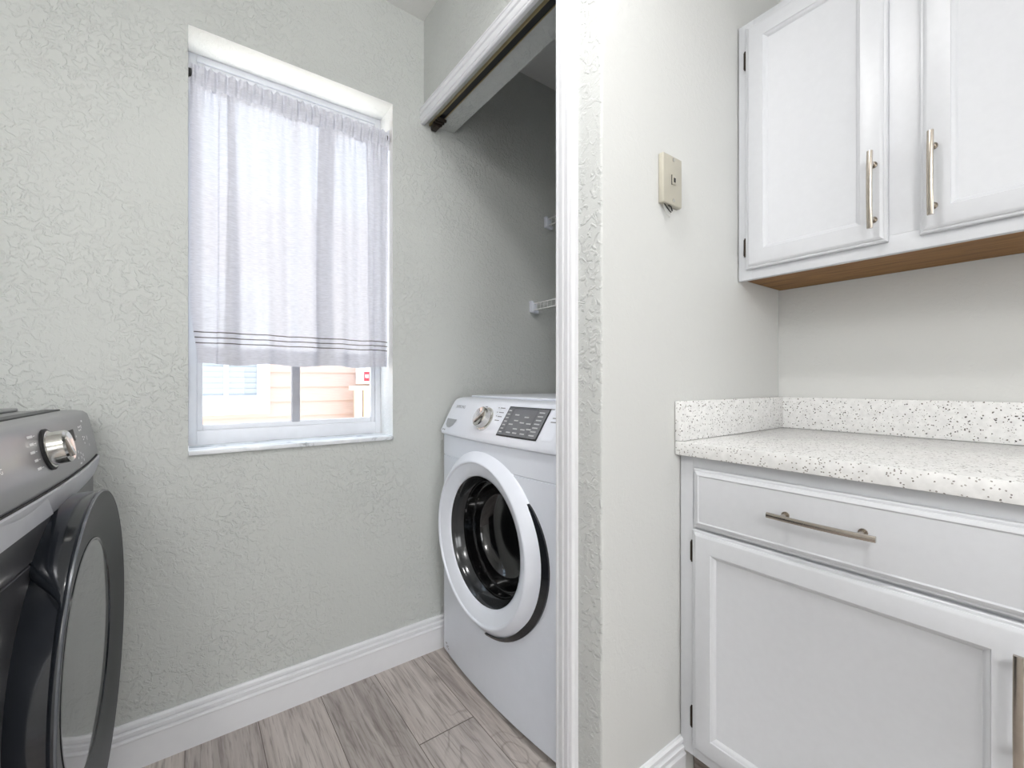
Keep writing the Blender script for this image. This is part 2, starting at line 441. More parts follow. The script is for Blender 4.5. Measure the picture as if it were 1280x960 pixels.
# ------------------------------------------------------------------ curtain
RY, RZ = 1.640, 2.003
rod = MB(); rod.tube([(WX0+.008, RY, RZ), (WX1-.008, RY, RZ)], .0055, 12)
rod = rod.build('curtain_rod', M['white_plastic']); tag(rod, 'thin tension rod with black end caps across the window recess', 'curtain rod')
for x0, x1 in ((WX0+.0005, WX0+.012), (WX1-.012, WX1-.0005)):
    e = MB(); e.lathe([(0, 0), (.013, 0), (.013, x1-x0-.002), (.009, x1-x0), (0, x1-x0)], frame_mat((x0, RY, RZ), (0, 1, 0), (0, 0, 1), (1, 0, 0)), 20)
    e.build('end_cap', M['black'], rod)
cur = empty('sheer_curtain', ((WX0+WX1)/2, RY, 1.126))
tag(cur, 'white sheer cafe curtain with thin grey hem stripes over the window', 'curtain')
def smooth01(t): t = max(0, min(1, t)); return t*t*(3-2*t)
ZT, ZH, ZB = 1.968, 1.177, 1.126
def cloth_row(z):
    h = (z-ZB)/(ZT-ZB)                      # 0 at the hem, 1 under the heading
    dn = 1-h
    # z-folds: (start of overlap, end of overlap)
    folds = [(.006+.012*dn, .027+.012*dn), (.078+.012*dn, .088+.022*dn) if h > .55 else (.080+.010*dn, .094+.020*dn),
             (.104-.016*dn, .122+.012*dn), (.366-.006*dn, .420), (.528+.018*dn, .538+.018*dn), (.553+.008*dn, .572), (.588, .606-.004*dn)]
    folds[1] = (.076-.006*dn, .080-.004*dn)
    x0 = .004+.022*smooth01((1.33-z)/.24); x1 = .6195
    folds[0] = (x0+.001, x0+.024)
    pts = []; y = 0.0; dl = .0050
    cx = x0
    def seg(xa, xb, ya, yb, n):
        for i in range(n): 
            t = i/n; pts.append((xa+(xb-xa)*t, ya+(yb-ya)*smooth01(t)))
    first = True
    for (a, b), n in zip(folds, (10, 22, 14, 60, 40, 10, 10)):
        seg(cx, b, y, 0.0, n)
        seg(b, a, 0.0, -dl, 10)
        cx = a; y = -2*dl
        seg(a, b, -dl, -2*dl, 10); cx = b
    seg(cx, x1, y, 0, 8); pts.append((x1, 0))
    out = []
    for x, yy in pts:
        x += .0035*math.sin(5.1*z+x*9)*(1 if .1 < x < .56 else .2)
        g = smooth01((z-1.86)/.10)
        wv = .0085*math.sin(2*PI*(x*8.6+.10*math.sin(3*z)))*(.55+.45*dn)+.0028*math.sin(2*PI*x*21+2.2*z)
        rip = .0035*math.sin(2*PI*x*47+1.7*math.sin(23*x))*g
        yv = RY+yy+wv*(1-.6*g)+rip
        if z < 1.3: yv += .004*math.sin(x*30)*(1.3-z)/.17
        zz = z+(.0035*math.sin(2*PI*x*5.3+.6)*smooth01((1.25-z)/.1))
        out.append((max(WX0+.002, min(WX1-.002, x)), yv, z if z > 1.3 else zz))
    return out
inv = Matrix.Translation(-Vector(cur.location))
def under_curtain(o):
    o.parent = cur; o.matrix_parent_inverse = inv; return o
m = MB(); NR = 54
m.grid([cloth_row(ZB+(ZT-ZB)*i/NR) for i in range(NR+1)])
under_curtain(m.build('cloth_panel', M['sheer'], smooth=60, recalc=False))
m = MB()
m.grid([[(x, y+.0022, z) for x, y, z in cloth_row(ZB+.0005+(ZH-ZB)*i/4)] for i in range(5)])
under_curtain(m.build('hem', M['sheer_double'], smooth=60, recalc=False))
m = MB()     # gathered heading: a pocket wrapped round the rod with a ruffle above it
def head_row(z, sgn):
    r = []
    for i in range(520):
        x = .003+(.617)*i/519
        k = (z-1.961)/.070
        bulge = .0085*math.exp(-((z-RZ)/.017)**2)
        f = .0056*math.sin(2*PI*x*37+2.6*math.sin(19*x)+1.5*k)+.0030*math.sin(2*PI*x*71+3*math.sin(11*x)-2*k)
        droop = .006*math.sin(2*PI*x*6.3)+.003*math.sin(2*PI*x*17)
        zz = z+droop*(1-k)*.45+.0032*math.sin(2*PI*x*52+2*math.sin(15*x))*smooth01((k-.6)/.4)
        r.append((x, RY+sgn*(.0035+bulge)+f*(.55+.45*k), zz))
    return r
zs = [1.961+.070*i/16 for i in range(17)]
m.grid([head_row(z, -1) for z in zs]+[head_row(z, 1) for z in reversed(zs)])
under_curtain(m.build('gathered_heading', M['sheer_double'], smooth=60, recalc=False))

# ------------------------------------------------------------------ appliances
def appliance(kind, loc, rz, label, cat):
    dark = kind == 'dryer'
    W, D, BOW, RC = .70, .77, (.014 if dark else .022), (.022 if dark else .035)
    body_m = M['graphite_dark'] if dark else M['enamel']
    panel_m = M['graphite'] if dark else M['white_plastic']
    root = empty('clothes_dryer' if dark else 'washing_machine', loc, rz); tag(root, label, cat)
    if dark: root.scale = (1, 1, .991)
    if dark: lean = [(.893, -.004), (.903, -.008), (.935, -.003), (.985, .007), (1.001, .011), (1.008, .019)]
    else: lean = [(.868, .002), (.874, -.010), (.886, -.012), (.930, .012), (.975, .036), (.995, .048), (1.004, .058), (1.008, .072)]
    def bow(x): return BOW*(1-(2*x/W)**2)
    def outline(yf, w=W, r=RC, d=D, b=1.0):
        pts = []
        xe = w/2-r
        n = 28
        for i in range(n+1):
            x = -xe+2*xe*i/n
            pts.append((x, yf-b*bow(x)))
        yc = yf-b*bow(xe)
        for i in range(1, 9):
            a = PI/2*i/8; pts.append((xe+r*math.sin(a), yc+r*(1-math.cos(a))))
        pts.append((w/2, d)); pts.append((-w/2, d))
        for i in range(8, 0, -1):
            a = PI/2*i/8; pts.append((-xe-r*math.sin(a), yc+r*(1-math.cos(a))))
        return pts
    def loft(mb, levels):
        rows = [[(x, y, z) for x, y in outline(*a)] for z, a in levels]
        vs = mb.grid(rows, close_u=True); mb.cap(vs[0]); mb.cap(vs[-1])
    # cabinet body
    mb = MB()
    ztop = .84 if dark else .872
    loft(mb, [(.022, (.006, W-.012)), (.030, (.0, W)), (.7865, (.0, W)), (.788, (.003, W-.003)), (.7905, (.003, W-.003)), (.792, (.0, W)), (ztop, (.0, W)), (ztop+.02, (.006, W))])
    if not dark:
        bo = mb.build('cabinet', body_m, root, smooth=30)
        cut = MB(); cut.lathe([(0, -.2), (.216, -.2), (.216, .20), (0, .20)], frame_mat((-.018, 0, .541), (1, 0, 0), (0, 0, 1), (0, 1, 0)), 64)
        co = cut.build('cut', body_m, smooth=0); co.location = root.location; co.rotation_euler = root.rotation_euler
        md = bo.modifiers.new('b', 'BOOLEAN'); md.object = co; md.solver = 'EXACT'
        bpy.context.view_layer.update()
        dg = bpy.context.evaluated_depsgraph_get()
        me = bpy.data.meshes.new_from_object(bo.evaluated_get(dg)); bo.modifiers.clear(); old = bo.data; bo.data = me
        bpy.data.meshes.remove(old); me.name = 'cabinet'
        bpy.data.objects.remove(co)
        me.polygons.foreach_set('use_smooth', [True]*len(me.polygons)); me.set_sharp_from_angle(angle=math.radians(30))
    else:
        bo = mb.build('cabinet', body_m, root, smooth=30)
    # feet
    for sx in (-1, 1):
        for yy in (.08, D-.08):
            f = MB(); f.lathe([(0, 0), (.022, 0), (.022, .012), (.012, .014), (.012, .030), (0, .030)], Matrix.Translation((sx*(W/2-.07), yy, 0)), 20)
            f.build('foot', M['black'], root)
    k = MB(); k.box(-W/2+.03, W/2-.03, .035, .06, .004, .03); k.build('plinth_shadow_gap' if False else 'plinth_shade_strip', M['black'], root, smooth=0)  # black strip painted in for the shade under the machine
    # control panel and lid
    mb = MB()
    loft(mb, [(z, (y, W, RC+(.004 if z > .99 else 0))) for z, y in lean]+[(1.010, (lean[-1][1]+.01, W-.012))])
    panel = mb.build('control_panel', panel_m, root, smooth=40)
    t_ = MB(); t_.box(-W/2+.012, W/2-.012, .13, D-.01, 1.009, 1.018, .005, 3); t_.build('top_lid', panel_m, root)
    ks = [q for q in lean if q[0] > .88]
    def py(z):
        for (z0, y0), (z1, y1) in zip(ks, ks[1:]):
            if z0 <= z <= z1: return y0+(y1-y0)*(z-z0)/(z1-z0)
        return ks[-1][1]
    def P(x, z, lift=0.0):
        e = .004; sl = (py(z+e)-py(z-e))/(2*e)
        dx = BOW*8*x/W**2
        n = Vector((dx*-1 if False else 0, -1, sl)).normalized()
        return Vector((x, py(z)-bow(x), z))+n*lift, n
    def strip(mb, x0, x1, z0, z1, lift, sk=0.0, n=1, th=0):
        nz = 2 if z1-z0 > .02 else 1
        rows = []
        for j in range(nz+1):
            z = z0+(z1-z0)*j/nz
            rows.append([P(x0+(x1-x0)*i/n+sk*(j/nz-.5), z, lift)[0] for i in range(n+1)])
        mb.grid(rows)
    def pm(x, z):
        p, n = P(x, z); ux = (P(x+.01, z)[0]-P(x-.01, z)[0]).normalized(); n = (n-ux*n.dot(ux)).normalized(); uy = n.cross(ux); return frame_mat(p, ux, uy, n)
    # knob
    kx, kz = ((-.100, .961) if dark else (-.030, .945))
    kr = .0300 if dark else .036
    kn = MB(); MK = pm(kx, kz)
    kn.lathe([(kr+.003, -.003), (kr+.003, .005), (kr, .006), (kr-.001, .026), (kr-.004, .029), (kr-.006, .0285), (kr-.012, .026), (0, .026)], MK, 48)
    knob = kn.build('knob', M['chrome'], root)
    g = MB(); g.box(-kr+.008, kr-.008, -.005, .005, .024, .030, .002, 2, MK @ Matrix.Rotation(math.radians(52 if not dark else -55), 4, 'Z')); g.build('knob_grip', M['chrome'], knob)
    g = MB(); g.lathe([(kr+.001, -.002), (kr+.007, -.002), (kr+.007, .003), (kr+.004, .0045), (kr+.001, .003)], MK, 48); g.build('knob_ring', M['black'] if dark else M['chrome'], knob)
    if dark:
        # silver band under the panel, with the angled facet in its middle
        mb = MB(); loft(mb, [(.844, (.004, W)), (.848, (-.003, W)), (.872, (-.010, W)), (.891, (-.012, W)), (.894, (-.004, W))])
        mb.build('silver_band', M['silver'], root, smooth=40)
        fc = MB()
        zA, zB = .850, .890
        def q(x, z, l): return (x, -.009-bow(x)-l, z)
        a, b = -.335, -.125
        pts = [q(a, zA, .001), q(b, zA+.002, .001), q(b-.03, zB-.001, .001), q(a, zB, .001)]
        ptf = [q(a, zA, .0026), q(b-.006, zA+.004, .0026), q(b-.034, zB-.003, .0026), q(a, zB, .0026)]
        v1 = [fc.bm.verts.new(p) for p in pts]; v2 = [fc.bm.verts.new(p) for p in ptf]
        fc.bm.faces.new(v2)
        for i in range(4): fc.bm.faces.new((v1[i], v1[(i+1) % 4], v2[(i+1) % 4], v2[i]))
        fc.build('band_facet', M['silver'], root, smooth=0)
        sb = MB(); loft(sb, [(.8925, (-.0085, W-.002)), (.8950, (-.0085, W-.002))]); sb.build('shadow_seam' if False else 'panel_shade_line', M['black'], root)  # thin black line stands for the shade below the panel
        mk = MB()
        for i, (zz, w_) in enumerate(((.988, .030), (.976, .024), (.963, .026), (.949, .022), (.935, .024))):
            xr = kx-.055+.004*abs(i-2); strip(mk, xr-w_, xr-.007, zz, zz+.0042, .0006); strip(mk, xr-.005, xr+.004, zz+.0015, zz+.0026, .0006)
        for zz in (.985, .975): pass
        for (x, z, w_, h_) in ((.085, .962, .008, .004), (.100, .962, .005, .004), (.140, .978, .012, .004), (.140, .971, .012, .004), (.157, .978, .010, .004), (.157, .971, .010, .004), (.172, .975, .006, .008),
                               (.160, .955, .010, .003), (.160, .949, .012, .003), (.178, .952, .008, .004), (.165, .940, .008, .004), (.205, .945, .006, .010), (.215, .930, .005, .005),
                               (.060, .938, .006, .005), (.080, .930, .006, .005), (.072, .918, .005, .005), (.100, .925, .006, .005), (.100, .915, .006, .006), (.118, .918, .006, .006), (.118, .908, .006, .006), (.080, .906, .016, .003),
                               (.190, .988, .016, .004)):
            strip(mk, x, x+w_, z, z+h_, .0006)
        mk.build('panel_markings', M['mark_white'], panel, smooth=0)
        dsp = MB(); strip(dsp, -.005, .085, .957, .981, .0016, 0, 8); dsp.build('display_screen', M['screen_dark'], root, smooth=0)
        lg = MB(); text_mesh(lg, 'SAMSUNG', lambda x, y: P(-.342+x, .950+y*.97, .0007)[0], .0125); lg.build('logo', M['mark_white'], panel, smooth=0)
        tb = MB(); tb.box(-W/2+.02, W/2-.02, .058, .085, 1.0095, 1.013, .001); 
        tb.build('lid_seam', M['black_satin'], root)
    else:
        dsp = MB(); strip(dsp, .075, .262, .9015, .992, .0016, .012, 10); dsp.build('screen_bezel', M['black'], root, smooth=0)
        ds = MB(); strip(ds, .079, .258, .9055, .989, .0024, .012, 10); scr = ds.build('display_screen', M['screen'], root, smooth=0)
        mk = MB()
        for r in range(7):
            z = .912+r*.0108
            sh = .012*((z-.9)/.09-.5)
            strip(mk, .083+sh, .097+sh, z, z+.0035, .0031)
            strip(mk, .224+sh, .246+sh, z, z+.0034, .0031)
        for (cx, r) in ((.115, 0), (.145, 0), (.180, 0), (.112, 2), (.14, 1), (.175, 1), (.13, 3), (.16, 2.6), (.19, 2.5), (.172, 4), (.20, 1.2), (.125, 4.4)):
            z = .913+r*.012; strip(mk, cx, cx+.020, z, z+.0035, .0031)
        mk.build('screen_markings', M['mark_pale'], scr, smooth=0)
        fr = MB()
        for x0, x1, z0, z1 in ((.104, .1055, .908, .986), (.214, .2155, .908, .986), (.104, .2155, .9855, .987)):
            rows = [[P(x0+.012*((z0-.9)/.09-.5), z0, .003)[0], P(x1+.012*((z0-.9)/.09-.5), z0, .003)[0]], [P(x0+.012*((z1-.9)/.09-.5), z1, .003)[0], P(x1+.012*((z1-.9)/.09-.5), z1, .003)[0]]]
            fr.grid(rows)
        fr.build('screen_divider', M['black'], scr, smooth=0)
        mk = MB()
        for i, (x, z, w_) in enumerate(((-.060, .984, .014), (-.086, .974, .008), (-.092, .962, .006), (-.096, .946, .006), (.020, .984, .006), (.032, .984, .026), (.022, .970, .005), (.034, .970, .026), (.026, .958, .005), (.036, .957, .022), (.028, .945, .024),
                                        (.262, .990, .018), (.285, .966, .012), (.283, .955, .024), (.292, .935, .010), (.286, .928, .020), (.280, .912, .016))):
            strip(mk, x, x+w_, z, z+.0026, .0006)
        for x, z in ((-.312, .8865), (-.297, .8865)): strip(mk, x, x+.008, z, z+.005, .0006)
        mk.build('panel_markings', M['mark_grey'], panel, smooth=0)
        lg = MB(); text_mesh(lg, 'SAMSUNG', lambda x, y: P(-.282+x, .972+y*.88, .0007)[0], .0175); lg.build('logo', M['mark_grey'], panel, smooth=0)
        # detergent drawer finger recess
        dr = MB()
        top = [(-.310, .930), (-.222, .930), (-.236, .908), (-.258, .899), (-.280, .899), (-.300, .908)]
        ring = [dr.bm.verts.new(P(x, z, .0012)[0]) for x, z in top]; cx_, cz_ = -.266, .922
        inn = [dr.bm.verts.new(P(cx_+(x-cx_)*.86, cz_+(z-cz_)*.8, .0006)[0]) for x, z in top]
        for i in range(6): dr.bm.faces.new((ring[i], ring[(i+1) % 6], inn[(i+1) % 6], inn[i]))
        dr.bm.faces.new(inn)
        dr.build('detergent_drawer_grip', M['grey_plastic'], root, smooth=0)
        # start/pause button outline
        bt = MB(); strip(bt, .276, .314, .905, .940, .0010, .006, 3); bt.build('start_button', M['white_plastic'], root, smooth=0)
        # little printed mark low on the cabinet
        st = MB()
        for i, (x, z, w_, h_) in enumerate(((-.300, .060, .012, .006), (-.284, .056, .010, .004), (-.296, .050, .016, .003), (-.276, .047, .006, .006))):
            st.grid([[(x, -.0008-bow(x)-.0008, z), (x+w_, -.0008-bow(x+w_)-.0008, z)], [(x, -.0008-bow(x)-.0008, z+h_), (x+w_, -.0008-bow(x+w_)-.0008, z+h_)]])
        st.build('printed_mark', M['mark_grey'], bo, smooth=0)
    # door
    ZC = .545
    def MD(x=0.0, z=ZC): return frame_mat((x, 0, z), (1, 0, 0), (0, 0, 1), (0, -1, 0))   # axis points out of the front
    if not dark:
        d = MB(); c = MD(-.018, .541)
        d.lathe([(.297, -.004), (.300, .008), (.300, .016), (.297, .021), (.282, .036), (.270, .046), (.266, .0485), (.262, .0485), (.2595, .0465), (.2585, .043), (.250, .041), (.232, .034), (.218, .0275), (.213, .022), (.213, -.01)], c, 96)
        door = d.build('door', M['white_plastic'], root, smooth=50)
        b = MB(); b.lathe([(.2125, .022), (.208, .016), (.204, .006), (.199, -.02), (.190, -.026)], c, 96); b.build('bowl_rim', M['bowl_rim'], door, smooth=50)
        b = MB(); b.lathe([(.192, -.020), (.186, -.045), (.176, -.080), (.160, -.108), (.130, -.122), (.07, -.128), (0, -.130)], c, 96); b.build('glass_bowl', M['bowl'], door, smooth=60)
        b = MB(); b.lathe([(.183, -.052), (.1795, -.052), (.1775, -.060), (.181, -.060)], c, 96); b.build('bowl_ring', M['drumsteel'], door)
        # dark finger gap behind the right edge of the door
        g = MB()
        rows_o = []; rows_i = []; n = 40
        outer = []; innr = []
        for i in range(n+1):
            a = math.radians(-84+120*i/n); w_ = math.sin(PI*(i/n)**1.7)**.8
            R1 = .293; R2 = .300+.024*w_
            outer.append((-.018+R2*math.cos(a), .541+R2*math.sin(a))); innr.append((-.018+R1*math.cos(a), .541+R1*math.sin(a)))
        yb = lambda x: -bow(x)
        g.grid([[(x, yb(x)+.004, z) for x, z in innr], [(x, yb(x)-.010, z) for x, z in innr], [(x, yb(x)-.006, z) for x, z in outer], [(x, yb(x)+.004, z) for x, z in outer]])
        g.build('door_handle_recess', M['black_gloss'], root, smooth=50)
    else:
        c = MD(0)
        d = MB()
        d.lathe([(.286, -.004), (.292, .006), (.297, .030), (.301, .050), (.3100, .054), (.3125, .057), (.3125, .0605)], c, 96)
        d.lathe([(.3125, .0605), (.3095, .0628), (.300, .0622), (.255, .0548), (.2175, .0475), (.2150, .0440)], c, 96)
        door = d.build('door', [M['black_gloss'], M['black_satin']], root, smooth=40)
        for p in door.data.polygons:
            if p.normal.y < -.8: p.material_index = 1
        e = MB(); e.lathe([(.3129, .0600), (.3122, .0622), (.3100, .0633), (.3092, .0628)], c, 96); e.build('rim_highlight', M['rim_highlight'], door)
        b = MB(); b.lathe([(.2165, .0445), (.2160, .0490), (.2125, .0495), (.2095, .0465)], c, 96); b.build('glass_bezel', M['black_gloss'], door)
        b = MB(); b.lathe([(.2110, .0450), (.2105, .0478), (.19, .0492), (.14, .0515), (.07, .0528), (0, .0532)], c, 96); b.build('door_glass', M['dark_glass'], door, smooth=60)
        # glossy outer band of the rim; it ends in a rounded tongue above the finger recess
        hnd = MB(); rows = []
        a0, a1 = math.radians(16), math.radians(144)
        cols = []
        for i in range(61):
            a = a0+(a1-a0)*i/60
            e = smooth01((math.degrees(a)-127)/17); e0 = smooth01((28-math.degrees(a))/12)
            hb = .003+.050*max(e, e0)
            q_ = []
            for r_, f_ in ((.292, 0.0), (.3045, 0.02), (.3095, .18), (.3118, .5), (.3122, .85), (.3112, 1.0)):
                h_ = hb+(.057-hb)*f_
                q_.append(c @ Vector((r_*math.cos(a), r_*math.sin(a), h_)))
            cols.append(q_)
        hnd.grid(cols); hnd.build('rim_band', M['black_gloss'], door, smooth=60)
        cl = MB(); cl.box(W/2-.006, W/2+.0015, .020, .026, .826, .842, .0008); cl.build('side_clip', M['mark_white'], root)
    return root
appliance('washer', (.812, 1.222, 0), -PI/2, 'white front-load washing machine inside the open closet', 'washing machine')
appliance('dryer', (-.205, 1.200, 0), math.radians(88.4), 'dark graphite front-load dryer with chrome knob at the left', 'dryer')

# ------------------------------------------------------------------ cabinets
OG = [(0, 0), (0, .0095), (.0025, .0120), (.0065, .0125), (.0075, .0150), (.0110, .0175), (.0150, .0190)]
DOOR = OG+[(.052, .0190), (.0535, .0165), (.0570, .0150), (.0600, .0120), (.0625, .0085), (.0640, .0080)]
DRW = OG+[(.018, .0170), (.021, .0175)]
def panel_front(mb, y0, y1, z0, z1, xf, prof):
    """nested rectangles facing -x, the back of the front sits at xf"""
    rows = [[(xf-h, y0+i, z0+i), (xf-h, y1-i, z0+i), (xf-h, y1-i, z1-i), (xf-h, y0+i, z1-i)] for i, h in prof]
    vs = mb.grid(rows, close_u=True); mb.cap(vs[-1]); mb.cap(vs[0])
def pull(p, axis, length, parent, label=None):
    """bar pull: flat gently arched bar on two posts, standing out in -x; axis is Vector y or z"""
    p = Vector(p); a = Vector(axis); out = Vector((-1, 0, 0)); s = a.cross(out)
    mb = MB(); n = 20; hw, th = .0055, .0035
    rows = []
    for i in range(n+1):
        t = -1+2*i/n
        c = p+a*(t*length/2)+out*(.030+.005*(1-t*t))
        w = hw*(1.0-.18*(1-t*t)*0)
        rows.append([c+s*w-out*th, c+s*w+out*(th*.5), c+s*w*.55+out*th, c-s*w*.55+out*th, c-s*w+out*(th*.5), c-s*w-out*th])
    vs = mb.grid(rows, close_u=True); mb.cap(vs[0]); mb.cap(vs[-1])
    h = mb.build('handle', M['nickel'], parent)
    for sg in (-1, 1):
        q = MB(); c = p+a*(sg*length*.36)
        q.tube([c, c+out*.006, c+out*.031], .0045, 12); q.tube([c, c+out*.003], .008, 14)
        q_ = q.build('handle_post', M['nickel'], parent)
    if label: h['label'] = label
    return h
def hinge(x, y, z, parent):
    mb = MB(); mb.tube([(x-.004, y, z-.024), (x-.004, y, z+.024)], .0042, 10); mb.box(x-.0015, x+.0005, y-.002, y+.006, z-.021, z+.021, .0005)
    mb.tube([(x-.004, y, z-.028), (x-.004, y, z-.024)], .0026, 8); mb.tube([(x-.004, y, z+.024), (x-.004, y, z+.028)], .0026, 8)
    return mb.build('hinge', M['hinge'], parent)

# base cabinet: frame face at x = 1.056
XF = 1.056; Y0, Y1 = .012, YJ-.003
base = empty('base_cabinet', ((XF+XC)/2, (Y0+Y1)/2, 0)); tag(base, 'white base cabinet with one drawer above one door', 'cabinet')
binv = Matrix.Translation(-Vector(base.location))
def into(o, root): o.parent = root; o.matrix_parent_inverse = Matrix.Translation(-Vector(root.location)); return o
m = MB(); m.box(XF+.004, XC-.003, Y0, Y1, .10, .876)
fb = .018
m.box(XF, XF+.0195, Y0, Y0+.036, .10, .876, .0008); m.box(XF, XF+.0195, Y1-.036, Y1, .10, .876, .0008)
m.box(XF, XF+.0195, Y0+.036, Y1-.036, .838, .876, .0008); m.box(XF, XF+.0195, Y0+.036, Y1-.036, .675, .715, .0008); m.box(XF, XF+.0195, Y0+.036, Y1-.036, .10, .145, .0008)
into(m.build('cabinet_body', M['cab'], smooth=30), base)
m = MB(); m.box(XF+.062, XC-.003, Y0+.004, Y1-.001, 0.0, .10); into(m.build('toe_kick', M['toe'], smooth=0), base)
m = MB(); panel_front(m, .058, .630, .700, .850, XF-.0005, DRW); dr = m.build('drawer', M['cab'], smooth=24); into(dr, base)
def pull_in(p, axis, length, par, root):
    h0 = set(C.objects); h = pull(p, axis, length, None)
    for o in set(C.objects)-h0:
        o.parent = par; o.matrix_parent_inverse = par.matrix_parent_inverse.copy() if par.parent else Matrix()
        o.matrix_parent_inverse = Matrix.Translation(-Vector(root.location)) if False else Matrix()
pull_in((XF-.018, .344, .783), (0, 1, 0), .188, dr, base)
m = MB(); panel_front(m, .058, .634, .128, .694, XF-.0005, DOOR); bd = m.build('door', M['cab'], smooth=24); into(bd, base)
pull_in((XF-.0195, .079, .563), (0, 0, 1), .188, bd, base)
for z in (.634, .205): hg = hinge(XF-.0015, .6385, z, None); hg.parent = bd

# upper cabinet: frame face at x = 1.366
XU = 1.366; U0, U1 = -.112, YJ-.003
upc = empty('wall_cabinet', ((XU+XC)/2, (U0+U1)/2, 1.381)); tag(upc, 'white wall cabinet with two doors hung above the speckled counter', 'cabinet')
m = MB()
m.box(XU+.004, XC-.003, U0, U1, 1.396, 2.160)
m.box(XU, XU+.019, U0, U0+.045, 1.381, 2.160, .0008); m.box(XU, XU+.019, U1-.042, U1, 1.381, 2.160, .0008); m.box(XU, XU+.019, .250, .318, 1.4252, 2.1148, .0)
m.box(XU, XU+.019, U0+.045, U1-.042, 1.381, 1.425, .0008); m.box(XU, XU+.019, U0+.045, U1-.042, 2.115, 2.160, .0008)
into(m.build('cabinet_body', M['cab'], smooth=30), upc)
m = MB(); m.box(XU+.020, XC-.004, U0+.001, U1-.001, 1.388, 1.3965); us = into(m.build('underside_panel', M['rawwood'], smooth=0), upc); us['label'] = 'bare brown wood underside'
for (y0, y1, hy, hs) in ((.3135, .648, .338, 1), (-.079, .256, .231, -1)):
    m = MB(); panel_front(m, y0, y1, 1.410, 2.138, XU-.0005, DOOR); d = m.build('door', M['cab'], smooth=24); into(d, upc)
    pull_in((XU-.0195, hy, 1.533), (0, 0, 1), .186, d, upc)
    for z in (2.045, 1.478): hg = hinge(XU-.0015, (y1+.004) if hs > 0 else (y0-.012), z, None); hg.parent = d

# worktop with its two upstands
m = MB(); m.box(1.031, XC-.002, Y0-.03, YJ-.002, .880, .916, .003, 2)
wt = m.build('worktop', M['quartz']); tag(wt, 'white speckled quartz worktop on the base cabinet', 'worktop')
m = MB(); m.box(1.031, XC-.021, YJ-.021, YJ-.002, .9165, 1.021, .002, 2); m.build('side_upstand', M['quartz'], wt)
m = MB(); m.box(XC-.021, XC-.002, Y0-.03, YJ-.002, .9165, 1.021, .002, 2); m.build('back_upstand', M['quartz'], wt)

# ------------------------------------------------------------------ phone socket
ps = empty('phone_socket', (1.001, YJ, 1.588)); tag(ps, 'almond phone socket plate with two screws on the wall', 'phone socket')
m = MB(); m.box(.9605, 1.0415, YJ-.016, YJ-.0005, 1.525, 1.651, .003, 3); into(m.build('plate', M['almond']), ps)
for z in (1.641, 1.537):
    m = MB(); m.lathe([(0, 0), (.0048, 0), (.0046, .0016), (.003, .0026), (0, .003)], frame_mat((1.003, YJ-.0155, z), (1, 0, 0), (0, 0, 1), (0, -1, 0)), 16); into(m.build('screw', M['chrome']), ps)
m = MB(); m.box(.996, 1.011, YJ-.019, YJ-.015, 1.577, 1.600, .001); j = into(m.build('jack', M['almond']), ps)
m = MB(); m.box(1.000, 1.008, YJ-.0196, YJ-.0188, 1.583, 1.594); m.box(.9945, .9965, YJ-.0175, YJ-.0155, 1.576, 1.601); q = m.build('jack_opening', M['black'], smooth=0); q.parent = j
for pts, mat_, r in (([(.975, YJ-.006, 1.527), (.974, YJ-.010, 1.512), (.982, YJ-.012, 1.498), (.992, YJ-.012, 1.494), (.998, YJ-.010, 1.502), (1.000, YJ-.007, 1.526)], M['pale_wire'], .0012),
                     ([(.974, YJ-.008, 1.527), (.979, YJ-.012, 1.517), (.988, YJ-.014, 1.509), (.996, YJ-.014, 1.506)], M['black'], .0014),
                     ([(.990, YJ-.008, 1.527), (.998, YJ-.013, 1.520), (1.001, YJ-.014, 1.510)], M['black'], .0018)):
    m = MB(); m.tube(pts, r, 8); into(m.build('wire', mat_), ps)

# ------------------------------------------------------------------ closet wire shelves
def wire_shelf(xf, z, label):
    root = empty('wire_shelf', (xf, YA, z)); tag(root, label, 'shelf', 'wire shelves in the closet')
    y0, y1 = .806, YA-.012; xb = XC-.004
    m = MB()
    m.tube([(xf, y0, z), (xf, y1, z)], .0028, 8); m.tube([(xf, y0, z-.030), (xf, y1, z-.030)], .0028, 8)
    m.tube([(xb-.003, y0, z), (xb-.003, y1, z)], .0028, 8); m.tube([((xf+xb)/2, y0, z-.004), ((xf+xb)/2, y1, z-.004)], .0025, 8)
    into(m.build('rail_wires', M['wire']), root)
    m = MB(); n = int((y1-y0)/.0254)
    for i in range(n+1):
        y = y1-.006-i*.0254
        m.tube([(xb, y, z+.002), (xf+.002, y, z+.002), (xf-.0015, y, z-.001), (xf-.0015, y, z-.030)], .0014, 6)
    w = into(m.build('deck_wires', M['wire']), root)
    for yy0, yy1 in ((YA-.024, YA-.0008), (.8008, .824)):
        m = MB(); m.box(xf-.012, xf+.020, yy0, yy1, z-.040, z+.006, .003, 2)
        m.box(xf-.014, xf-.002, yy0+.004, yy1, z+.004, z+.013, .002, 2)
        m.box(xf+.014, xf+.028, yy0, yy1-.004, z-.044, z-.030, .002, 2)
        into(m.build('end_bracket', M['white_plastic']), root)
    return root
wire_shelf(1.296, 1.437, 'lower white wire shelf above the washing machine')
wire_shelf(1.386, 1.850, 'upper white wire shelf high in the closet')

